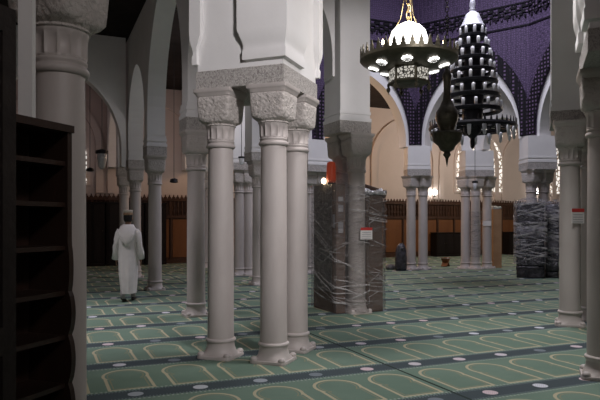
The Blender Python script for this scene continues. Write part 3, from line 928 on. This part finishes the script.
# rolled rug jutting out on top
bm = bmesh.new()
p0, p1 = Vector((5.40,9.72,2.225)), Vector((6.02,9.62,2.05))
tube(bm, [p0, p0.lerp(p1,.33), p0.lerp(p1,.66), p1], [.075,.08,.08,.075], 14)
tag(obj('rolled_rug', bm, rugm, smooth=True), 'dark brown roll jutting out to the right over the top of the wrapped stack', 'rug')
# orange lamp on top of the stack
ol = (4.845, 9.50)
t = thing('orange_lamp', 'glowing orange red lamp with a bright bulb on top of the wrapped stack', 'lamp', (ol[0],ol[1],2.205))
bm = bmesh.new(); lathe(bm, [(.075,.03),(.082,.10),(.08,.30),(.07,.38),(.03,.40)], 18); obj('orange_shade', bm, orangeglass, t, smooth=True)
bm = bmesh.new(); lathe(bm, [(.085,0),(.085,.03),(.05,.035)], 18); obj('lamp_foot', bm, blackiron, t)
bm = bmesh.new(); sphere(bm, (-.12,.05,.06), .04, 12, 8, (1,1,1.3)); obj('bulb', bm, bulb_warm, t, smooth=True)
# notices
def notice(p, nrm, w, h, label, name='paper_notice', red=True):
    t = thing(name, label, 'sign', p, math.atan2(nrm.y,nrm.x)+PI/2, 'paper notices on the columns')
    bm = bmesh.new(); box(bm, -w/2,w/2,-.003,.003,-h/2,h/2); obj('sheet', bm, paper, t)
    if red:
        bm = bmesh.new(); box(bm, -w/2,w/2,-.005,-.003,h/2-h*.24,h/2); obj('red_header', bm, redink, t)
        bm = bmesh.new()
        for q in range(4): box(bm, -w*.4,w*.38,-.0045,-.003,-h*.42+q*h*.16,-h*.38+q*h*.16)
        obj('text_lines', bm, greyink, t)
cdir = lambda p: Vector((-p[0],-p[1],0)).normalized()
w1v = Vector((W1[0],W1[1],0)); dn = cdir(w1v)
pn = atd(362, 10.2, 233.5); notice(Vector((5.205,8.905,pn.z)), Vector((.05,-1,0)).normalized(), .235, .20, 'white notice with red header taped on the wrapped column of the box stack')
pv = at(570,325); nd = (cam2w(.30,-.95)).normalized()
pn = atd(577.5, 9.1, 216); notice(Vector((pv.x,pv.y,0))+nd*.163+Vector((0,0,pn.z)), nd, .225, .22, 'white notice with red header taped on the right hand column')
pv = at(487,268.4); nd = cdir(pv)
pn = atd(487, 20, 223.5); notice(Vector((pv.x,pv.y,0))+nd*.16+Vector((0,0,pn.z)), nd, .25, .16, 'small white paper on the right column of the far group of three', red=False)

# ------------------------------------------------------------------ far wrapped stack
b0 = atd(516, 16.95); b1 = atd(545, 16.68)
M, L = frame_on(b0, b1)
rz2 = math.atan2((b1-b0).y, (b1-b0).x)
def lbox(name, x0,x1,y0,y1,z0,z1, mat, label, cat='pack'):
    t = thing(name, label, cat, M @ Vector(((x0+x1)/2,(y0+y1)/2,z0)), rz2, 'packs of the far black wrapped stack')
    bm = bmesh.new(); box(bm, -(x1-x0)/2,(x1-x0)/2,-(y1-y0)/2,(y1-y0)/2,0,z1-z0)
    bmesh.ops.subdivide_edges(bm, edges=bm.edges[:], cuts=5, use_grid_fill=True)
    for v in bm.verts:
        v.co += Vector((random.uniform(-.03,.02),random.uniform(-.03,.02),random.uniform(-.02,.0) if v.co.z > .01 else 0))
    obj('wrapped_bundle', bm, mat, t, smooth=True)
zz0 = 0
names = ['bottom black pack','second pack from the floor','third pack from the floor','fourth pack from the floor','fifth pack from the floor','topmost pack']
for i,h in enumerate((.33,.40,.36,.34,.36,.30)):
    lbox('black_pack', .02, L-.02, .03, .50, zz0, zz0+h, (blackpack, blackpack, blackpack, lilacpack, blackpack, blackpack)[i], names[i]+' in the front half of the far black wrapped stack'); zz0 += h
zz0 = 0
for i,h in enumerate((.16,.52,.50,.46,.40)):
    lbox('black_pack', L+.04, L+.36, .30, .85, zz0, zz0+h, (blackpack, blackpack, lilacpack, blackpack, lilacpack)[i], ['bottom low pack','second pack','third pack','fourth pack','topmost pack'][i]+' in the right half of the far black wrapped stack'); zz0 += h
shinyfilm = bpy.data.materials.new('x'); bpy.data.materials.remove(shinyfilm)
m = Mat('shiny crinkled film')
nz = m.noise(6, 6, .7, stretch=(1,1,2.2), dist=1.5)
m.base((.62,.60,.66)); m.set(.15, 0, .9); m.bump(nz, 1.0, .08)
tr = m.node('ShaderNodeBsdfTransparent'); ms = m.node('ShaderNodeMixShader')
r = m.ramp(m.noise(4.5, 7, .72, stretch=(1,1,2.4), dist=2.2), [(.46,(.04,.04,.04)),(.56,(.25,.25,.25)),(.64,(.85,.85,.85))])
m.L(r, ms.inputs[0]); m.L(tr.outputs[0], ms.inputs[1]); m.L(m.b.outputs[0], ms.inputs[2]); m.L(ms.outputs[0], m.out.inputs['Surface'])
film2 = m.m
bm = bmesh.new()
outl = [(-.02,-.02),(L+.02,-.02),(L+.03,.25),(L+.40,.25),(L+.42,.92),(-.02,1.05)]
dens = []
for i in range(len(outl)):
    a = Vector(outl[i]); b = Vector(outl[(i+1)%len(outl)]); n = max(1, int((b-a).length/.09))
    for k in range(n): dens.append(a.lerp(b,k/n))
cc = Vector((L/2,.45)); rr = []
for j2 in range(26):
    ring = []
    for i,p in enumerate(dens):
        z = .36 + 1.80*j2/25 + (random.uniform(-.05,.06) if j2 in (0,25) else 0)
        q = p + (p-cc).normalized()*random.uniform(-.012,.045)
        ring.append(M @ Vector((q.x,q.y,z)))
    rr.append(ring)
rings(bm, rr, False, False)
fo = tag(obj('stretch_film', bm, film2, smooth=True), 'shiny crinkled film wound around the far black stack of packs', 'plastic film')
bm = bmesh.new(); creases(bm, dens, cc, .42, 2.12, 110, .05, M, .008, .034)
obj('film_crease', bm, crease, fo, smooth=True)
bm = bmesh.new()
for (x0,x1,y0,y1,zb) in ((-.0,L+.02,.0,.55,2.10),(L+.04,L+.40,.28,.88,2.05)):
    g = [[bm.verts.new(M @ Vector((x0+(x1-x0)*i/10, y0+(y1-y0)*j2/8, zb+.10*math.sin(PI*i/10)+random.uniform(-.03,.05)))) for i in range(11)] for j2 in range(9)]
    for j2 in range(8):
        for i in range(10): bm.faces.new((g[j2][i],g[j2][i+1],g[j2+1][i+1],g[j2+1][i]))
obj('film_top', bm, film2, fo)
# film around the middle far column
pm = at(475.5,269.2)
bm = bmesh.new(); rr = []
for j2 in range(20):
    rr.append([(pm.x+(.17+random.uniform(0,.03))*math.cos(2*PI*i/20), pm.y+(.17+random.uniform(0,.03))*math.sin(2*PI*i/20), .4+1.5*j2/19) for i in range(20)])
rings(bm, rr, False, False); tag(obj('column_film', bm, film, smooth=True), 'clear film wound around the middle column of the far group of three', 'plastic film')
# tall tan box beside the far three columns
c = atd(496, 20.75)
t = thing('tall_carton', 'tall tan cardboard box standing right of the far group of three columns', 'box', c, -PHI+.1)
bm = bmesh.new(); box(bm, -.145,.145,-.12,.12,0,1.98); bevel(bm,.012,2); obj('carton', bm, cardorange, t, auto=50)
bm = bmesh.new(); box(bm, -.14,.14,-.115,.115,1.99,2.05)
bmesh.ops.subdivide_edges(bm, edges=bm.edges[:], cuts=4, use_grid_fill=True)
for v in bm.verts:
    if v.co.z > 2.0: v.co.z += random.uniform(-.02,.06)
obj('film_cap', bm, filmtop, t, smooth=True)

# ------------------------------------------------------------------ far furniture
def low_cabinet(x0, x1, h, label, doors=3, dep=.45):
    t = thing('low_cabinet' if h < 1.5 else 'tall_cabinet', label, 'cabinet', ((x0+x1)/2, YB-.18, 0), 0, 'black cabinets along the far wall')
    w = (x1-x0)/2
    bm = bmesh.new(); box(bm,-w,w,-dep,-.02,0,.08); box(bm,-w,-w+.03,-dep,0,.08,h-.03); box(bm,w-.03,w,-dep,0,.08,h-.03); box(bm,-w+.03,w-.03,-.03,0,.08,h-.03); obj('carcass', bm, blackwood, t)
    bm = bmesh.new(); box(bm,-w-.02,w+.02,-dep-.03,0,h-.03,h); bevel(bm,.006,1); obj('top', bm, blackwood, t)
    dw = (2*w-.06)/doors
    for k in range(doors):
        bm = bmesh.new(); x = -w+.03+k*dw; box(bm, x+.006,x+dw-.006,-dep-.0,-dep+.025,.09,h-.04); box(bm, x+.07,x+dw-.07,-dep-.012,-dep,.16,h-.11)
        d = obj('door', bm, blackwood, t)
        bm = bmesh.new(); sphere(bm, (x+(dw-.05 if k%2==0 else .05), -dep-.02, h*.55), .018, 8, 6); obj('knob', bm, bronze, d)
low_cabinet(1.2, 2.5, 2.25, 'black tall cabinet against the far wall left of the walking man', 3)
low_cabinet(2.55, 3.85, 2.25, 'black tall cabinet against the far wall directly behind the walking man', 3)
low_cabinet(3.9, 4.65, 2.25, 'narrow black tall cabinet left of the glowing brown panel at far left', 2)
low_cabinet(16.7, 18.1, 1.08, 'low black cabinet at the far wall between the column pair and the group of three', 3)
low_cabinet(20.9, 22.3, 1.08, 'low black cabinet at the far wall left of the black wrapped stack', 3)
low_cabinet(24.2, 25.6, 1.08, 'low black cabinet at the far wall right of the black wrapped stack', 3)

# black covered bundle next to the far pair of columns
c = atd(401, 19.5)
t = thing('black_bundle', 'black rounded upright bundle standing left of the far column pair', 'bundle', c, -PHI)
bm = bmesh.new()
rings(bm, [[(x*k,y*k2,z) for x,y,_ in circ(1,0,18)] for k,k2,z in ((.17,.15,0),(.19,.17,.06),(.19,.17,.4),(.175,.155,.65),(.13,.11,.80),(.06,.05,.87))])
obj('cover', bm, blackpack, t, smooth=True)
bm = bmesh.new(); tube(bm, [(-.06,-.14,.62),(-.05,-.18,.74),(.03,-.18,.75),(.05,-.14,.64)], .012, 6); obj('handle', bm, greypack, t)
c = atd(391, 19.9)
bm = bmesh.new(); rings(bm, [[(x*k,y*k*.8,z) for x,y,_ in circ(1,0,16)] for k,z in ((.17,0),(.19,.05),(.17,.13),(.10,.18))])
o = obj('grey_bag', bm, greypack, smooth=True); o.location = c; tag(o, 'low dark grey bag on the carpet beside the black bundle', 'bag')
# folding book stand
c = at(445.5,266.5)
t = thing('book_stand', 'small brown folding book stand on the carpet right of the far column pair', 'stand', c, .5)
for s in (-1,1):
    bm = bmesh.new(); Mx = Matrix.Translation((0,0,.15)) @ Matrix.Rotation(s*.75,4,'Y')
    box(bm,-.012,.012,-.11,.11,-.19,.22,Mx); obj('leaf', bm, orangewood, t)
bm = bmesh.new(); box(bm, -.15,.15,-.10,.10,.285,.30); obj('open_book', bm, paper, t)
# candle stand and draped table seen past the central pillar
c = atd(311, 21.3)
t = thing('pole_stand', 'thin dark pole with pointed finial seen between central pillar and box stack', 'stand', c)
bm = bmesh.new(); lathe(bm, [(.16,0),(.16,.03),(.05,.06),(.03,.1)], 16); obj('base', bm, blackiron, t, auto=40)
bm = bmesh.new(); lathe(bm, [(.025,.1),(.025,2.75)], 10); obj('pole', bm, blackiron, t)
bm = bmesh.new(); lathe(bm, [(.03,2.7),(.07,2.78),(.06,2.95),(.02,3.05),(.003,3.15)], 12); obj('finial', bm, blackiron, t, auto=40)
c = atd(306.5, 21.6)
t = thing('draped_table', 'small table under a white cloth seen right of the central pillar', 'table', c, .3)
bm = bmesh.new()
rr = []
for z,k in ((.05,.235),(.4,.225),(.78,.21),(.80,.20)):
    rr.append([((k+(.012*math.sin(i*1.3) if z<.5 else 0))*p[0], (k+(.012*math.sin(i*1.3) if z<.5 else 0))*p[1], z) for i,p in enumerate(supere(1,0,8,48))])
rings(bm, rr); obj('cloth', bm, clothwhite, t, auto=40)
for sx in (-1,1):
    for sy in (-1,1):
        bm = bmesh.new(); box(bm, sx*.16-.015,sx*.16+.015,sy*.16-.015,sy*.16+.015,0,.06); obj('leg', bm, darkwood, t)

# ------------------------------------------------------------------ the walking man
mp = at(128, 301.3); mp.z = 0
man = thing('person', 'man in a long off-white hooded robe and patterned cap walking away across the carpet', 'person', mp, -PHI+.12)
# local: +y is where he walks, +x his right
def skinned(name, verts, edges, radii, mat, parent, root=0, sub=2):
    me = bpy.data.meshes.new(name); me.from_pydata(verts, edges, [])
    o = bpy.data.objects.new(name, me); link(o)
    md = o.modifiers.new('skin','SKIN'); md.use_smooth_shade = True
    sv = me.skin_vertices[0].data
    for i,r in enumerate(radii):
        sv[i].radius = r if isinstance(r, tuple) else (r,r); sv[i].use_root = (i==root)
    ss = o.modifiers.new('sub','SUBSURF'); ss.levels = sub; ss.render_levels = sub
    dg = bpy.context.evaluated_depsgraph_get()
    ev = o.evaluated_get(dg); m2 = bpy.data.meshes.new_from_object(ev)
    bpy.data.objects.remove(o); m2.materials.clear(); m2.materials.append(mat)
    for p in m2.polygons: p.use_smooth = True
    q = bpy.data.objects.new(name, m2); return link(q, parent)
v, e, rad = [], [], []
def jt(p, r, par=None):
    v.append(p); rad.append(r)
    if par is not None: e.append((par, len(v)-1))
    return len(v)-1
pel = jt((0,0,.92), (.15,.11)); sp = jt((0,.01,1.12), (.14,.10), pel); ch = jt((0,.0,1.32), (.15,.105), sp)
nk = jt((0,-.005,1.45), .058, ch); nk2 = jt((0,.01,1.52), .055, nk)
h1 = jt((0,.03,1.57), (.068,.078), nk2); h2 = jt((0,.025,1.64), (.076,.095), h1); h3 = jt((0,.015,1.71), (.068,.085), h2)
for s in (-1,1):
    sh = jt((s*.155,0,1.37), .062, ch)
    el = jt((s*.205,-.03 if s>0 else .0,1.10), .046, sh)
    wr = jt((s*.232, .04 if s>0 else .06, .86), .030, el)
    pm2 = jt((s*.236, .06 if s>0 else .08, .79), (.022,.034), wr)
    for q,(dy,l) in enumerate(((-.026,.055),(-.009,.072),(.009,.075),(.026,.066))):
        k0 = jt((s*.236, (.06 if s>0 else .08)+dy, .755), .0095, pm2)
        k1 = jt((s*.232, (.063 if s>0 else .083)+dy*1.1, .755-l*.55), .0088, k0)
        jt((s*.222, (.068 if s>0 else .088)+dy*1.1, .755-l), .0075, k1)
    t0 = jt((s*.226, (.06 if s>0 else .08)+.04, .80), .011, wr); jt((s*.217, (.06 if s>0 else .08)+.058, .755), .009, t0)
    hip = jt((s*.085,0,.86), .085, pel)
    fy = .16 if s>0 else -.13
    kn = jt((s*.085, fy*.55+.05, .50), .06, hip); an = jt((s*.075, fy, .10 if s>0 else .13), .040, kn)
    hl = jt((s*.075, fy+.06, .055 if s>0 else .065), .036, an); jt((s*.08, fy+.17, .035), .028, hl)
body = skinned('body', v, e, rad, skin, man)
# face and ears
bm = bmesh.new(); sphere(bm, (0,.125,1.615), .02, 10, 8, (.8,1.1,1.5)); obj('nose', bm, skin, man, smooth=True)
for s in (-1,1):
    bm = bmesh.new(); sphere(bm, (s*.079,.02,1.615), .03, 12, 8, (.35,.75,1.15)); obj('ear', bm, skin, man, smooth=True)
    bm = bmesh.new(); sphere(bm, (s*.034,.105,1.645), .012, 10, 8); obj('eye', bm, glasswhite, man, smooth=True)
bm = bmesh.new(); sphere(bm, (0,.112,1.57), .022, 10, 6, (1.1,.5,.35)); obj('mouth', bm, redink, man, smooth=True)
bm = bmesh.new()
rings(bm, [[(x*k,y*k2+dy,z) for x,y,_ in circ(1,0,24)] for k,k2,dy,z in ((.062,.052,-.025,1.555),(.082,.088,-.012,1.60),(.086,.094,.004,1.66),(.083,.098,.010,1.70))])
obj('hair', bm, hairm, man, smooth=True)
bm = bmesh.new(); rings(bm, [[(x*k,y*k2+.010,z) for x,y,_ in circ(1,0,28)] for k,k2,z in ((.088,.104,1.685),(.089,.105,1.70),(.089,.104,1.735))]); cb = obj('cap', bm, capbrown, man, smooth=True)
bm = bmesh.new(); rings(bm, [[(x*k,y*k2+.010,z) for x,y,_ in circ(1,0,28)] for k,k2,z in ((.089,.104,1.733),(.088,.103,1.775),(.084,.098,1.785),(.05,.06,1.787))]); obj('cap_crown', bm, capwhite, cb, smooth=True)
# robe
random.seed(5)
def robe_ring(hx, hy, z, cx=0, cy=0, fold=0.0, n=56):
    out = []
    for i in range(n):
        a = 2*PI*i/n
        k = 1 + fold*(math.sin(a*5+z*1.5)*.5+math.sin(a*9+1.3)*.35+math.sin(a*2.0+.7)*.4)
        out.append((cx+hx*k*math.cos(a), cy+hy*k*math.sin(a), z))
    return out
bm = bmesh.new()
rings(bm, [robe_ring(.140,.215,.165,.005,.015,.10), robe_ring(.153,.215,.32,.005,.01,.10), robe_ring(.172,.20,.55,0,.0,.08), robe_ring(.180,.172,.80,0,.0,.06),
           robe_ring(.178,.155,.98,0,0,.04), robe_ring(.176,.142,1.12,0,-.005,.025), robe_ring(.188,.138,1.25,0,-.005,.012), robe_ring(.200,.132,1.34,0,-.005,.008),
           robe_ring(.185,.118,1.40,0,-.005,0), robe_ring(.14,.096,1.445,0,-.003,0), robe_ring(.085,.078,1.475,0,0,0)], False, False)
robe = obj('robe', bm, robecloth, man, smooth=True)
for s in (-1,1):
    bm = bmesh.new()
    ya = .05 if s>0 else .07
    path = [((s*.135,-.005,1.375),.078),((s*.175,-.01,1.32),.076),((s*.203,-.02,1.20),.068),((s*.218,-.015,1.08),.064),((s*.232,.015,.96),.068),((s*.24,ya,.835),.076)]
    tube(bm, [p for p,_ in path], [r for _,r in path], 18)
    for vv in bm.verts: vv.co.x += .008*math.sin(vv.co.z*34+vv.co.y*20)
    obj('sleeve', bm, robecloth, robe, smooth=True)
# hood lying on the back
bm = bmesh.new()
rr = []
for z,w,dp,oy in ((1.085,.015,.012,-.165),(1.12,.055,.03,-.168),(1.19,.10,.042,-.165),(1.28,.135,.052,-.150),(1.37,.155,.062,-.118),(1.44,.150,.072,-.075),(1.485,.122,.085,-.022),(1.505,.10,.088,.0)):
    rr.append([(w*math.cos(2*PI*i/28), oy+dp*math.sin(2*PI*i/28), z) for i in range(28)])
rings(bm, rr); obj('hood', bm, robecloth, robe, smooth=True)
bm = bmesh.new(); tube(bm, [(.135*math.cos(t),-.15-.045*math.sin(t)*0-.03,1.34-.20*math.sin(t)) for t in [PI*q/12 for q in range(13)]], .010, 8); obj('hood_seam', bm, robecloth, robe, smooth=True)
for s in (-1,1):
    fy = .16 if s>0 else -.13
    bm = bmesh.new()
    tilt = 0 if s>0 else .25
    rr = []
    for y,w,h in ((-.045,.02,.03),(-.03,.036,.075),(.02,.042,.085),(.09,.044,.07),(.15,.048,.05),(.20,.042,.038),(.225,.02,.02)):
        rr.append([(s*.078+w*math.cos(2*PI*i/16), fy+.0+y, .004+max(0,h*.5+h*.5*math.sin(2*PI*i/16))+(max(0,(.12-y))*tilt)) for i in range(16)])
    rings(bm, rr); obj('shoe', bm, shoe, man, smooth=True)
    bm = bmesh.new(); lathe(bm, [(.046,.07),(.046,.16),(.05,.22)], 14, (s*.075, fy+.0)); obj('sock', bm, sock, man, smooth=True)

# ------------------------------------------------------------------ light
def point(name, loc, col, pw, r=.3):
    l = bpy.data.lights.new(name, 'POINT'); l.color = col; l.energy = pw; l.shadow_soft_size = r
    o = bpy.data.objects.new(name, l); o.location = loc; link(o); return o
def area(name, loc, target, col, pw, sx, sy):
    l = bpy.data.lights.new(name, 'AREA'); l.shape = 'RECTANGLE'; l.size = sx; l.size_y = sy; l.color = col; l.energy = pw
    o = bpy.data.objects.new(name, l); o.location = loc
    o.rotation_euler = (Vector(target)-Vector(loc)).to_track_quat('-Z','Y').to_euler(); link(o); return o
def spot(name, loc, target, col, pw, ang, blend=.6, r=.25):
    l = bpy.data.lights.new(name, 'SPOT'); l.color = col; l.energy = pw; l.spot_size = math.radians(ang); l.spot_blend = blend; l.shadow_soft_size = r
    o = bpy.data.objects.new(name, l); o.location = loc
    o.rotation_euler = (Vector(target)-Vector(loc)).to_track_quat('-Z','Y').to_euler(); link(o); return o
point('chandelier_light', (c1.x, c1.y, 4.12), (1,.96,.95), 15, .22)
spot('bay_downlight', (4.7,5.2,6.4), (4.7,5.2,0), (1,.96,.96), 840, 84, .6, .5)
spot('aisle_fill_spot', (-.4,10.2,6.35), (.1,10.1,0), (1,.94,1), 820, 64, .7, .4)  # added fill from above for the walking man and nearby carpet, no fixture
spot('inner_bay_downlight', (8.5,10.5,9.0), (8.5,10.5,0), (1,.93,.85), 420, 76, .8, .6)
spot('pillar_spot', (2.45,.3,5.2), (2.55,6.6,2.7), (1,.95,.97), 1120, 50, .8, .3)
point('hall_fill', (1.2,-2.5,5.2), (1,.91,.96), 62, .6)
area('dome_light', (cxo,cyo,9.3), (cxo+.6,cyo+1,0), (.86,.85,1.0), 430, 3.5, 3.5)
point('left_aisle_fill', (-1.4,10.2,4.6), (1,.90,.98), 11, .4)  # unseen fill added for the left aisle and the man
spot('arcade_fill', (-.6,5.6,4.9), (2.6,10.3,2.6), (1,.91,.96), 190, 34, .8, .3)  # added beam to lift the dark column and arcade beside the central pillar
spot('near_column_fill', (1.9,-1.2,4.6), (.05,3.7,2.3), (1,.95,.93), 150, 40, .8, .3)  # extra light put in to brighten the near left column
spot('middle_pillar_fill', (4.9,2.6,5.9), (5.05,9.0,4.1), (1,.95,.98), 520, 24, .8, .3)  # supplementary beam added to brighten the pier over the box stack
point('far_aisle_warm', (9.4,20.2,4.9), (1,.60,.34), 250, .5)
point('far_bay_warm', (16.6,19.0,4.9), (1,.86,.74), 300, .5)
point('far_bay_right_warm', (21.5,15.5,4.9), (1,.88,.78), 300, .5)
point('inner_aisle_fill', (4.9,15.4,4.9), (1,.94,.98), 34, .4)  # invented source that brightens the far pale pair of columns
point('inner_aisle_warm', (4.2,20.5,4.6), (1,.72,.66), 14, .4)
point('left_aisle_warm', (.6,21.0,5.0), (1,.74,.78), 10, .4)
W = bpy.data.worlds.new('world'); S.world = W; W.use_nodes = True
W.node_tree.nodes['Background'].inputs[0].default_value = (.02,.02,.025,1)
W.node_tree.nodes['Background'].inputs[1].default_value = 1.0

# ------------------------------------------------------------------ camera
cam = bpy.data.cameras.new('camera'); co = bpy.data.objects.new('camera', cam); link(co)
co.location = (0,0,HC); co.rotation_euler = (PI/2, 0, -PHI)
cam.sensor_width = 36; cam.lens = F/600*36; cam.shift_y = 22/600; cam.clip_end = 200; cam.clip_start = .05
S.camera = co
S.view_settings.view_transform = 'Standard'; S.view_settings.look = 'None'; S.view_settings.exposure = 0.0; S.view_settings.gamma = 1.0
S.view_settings.use_curve_mapping = False
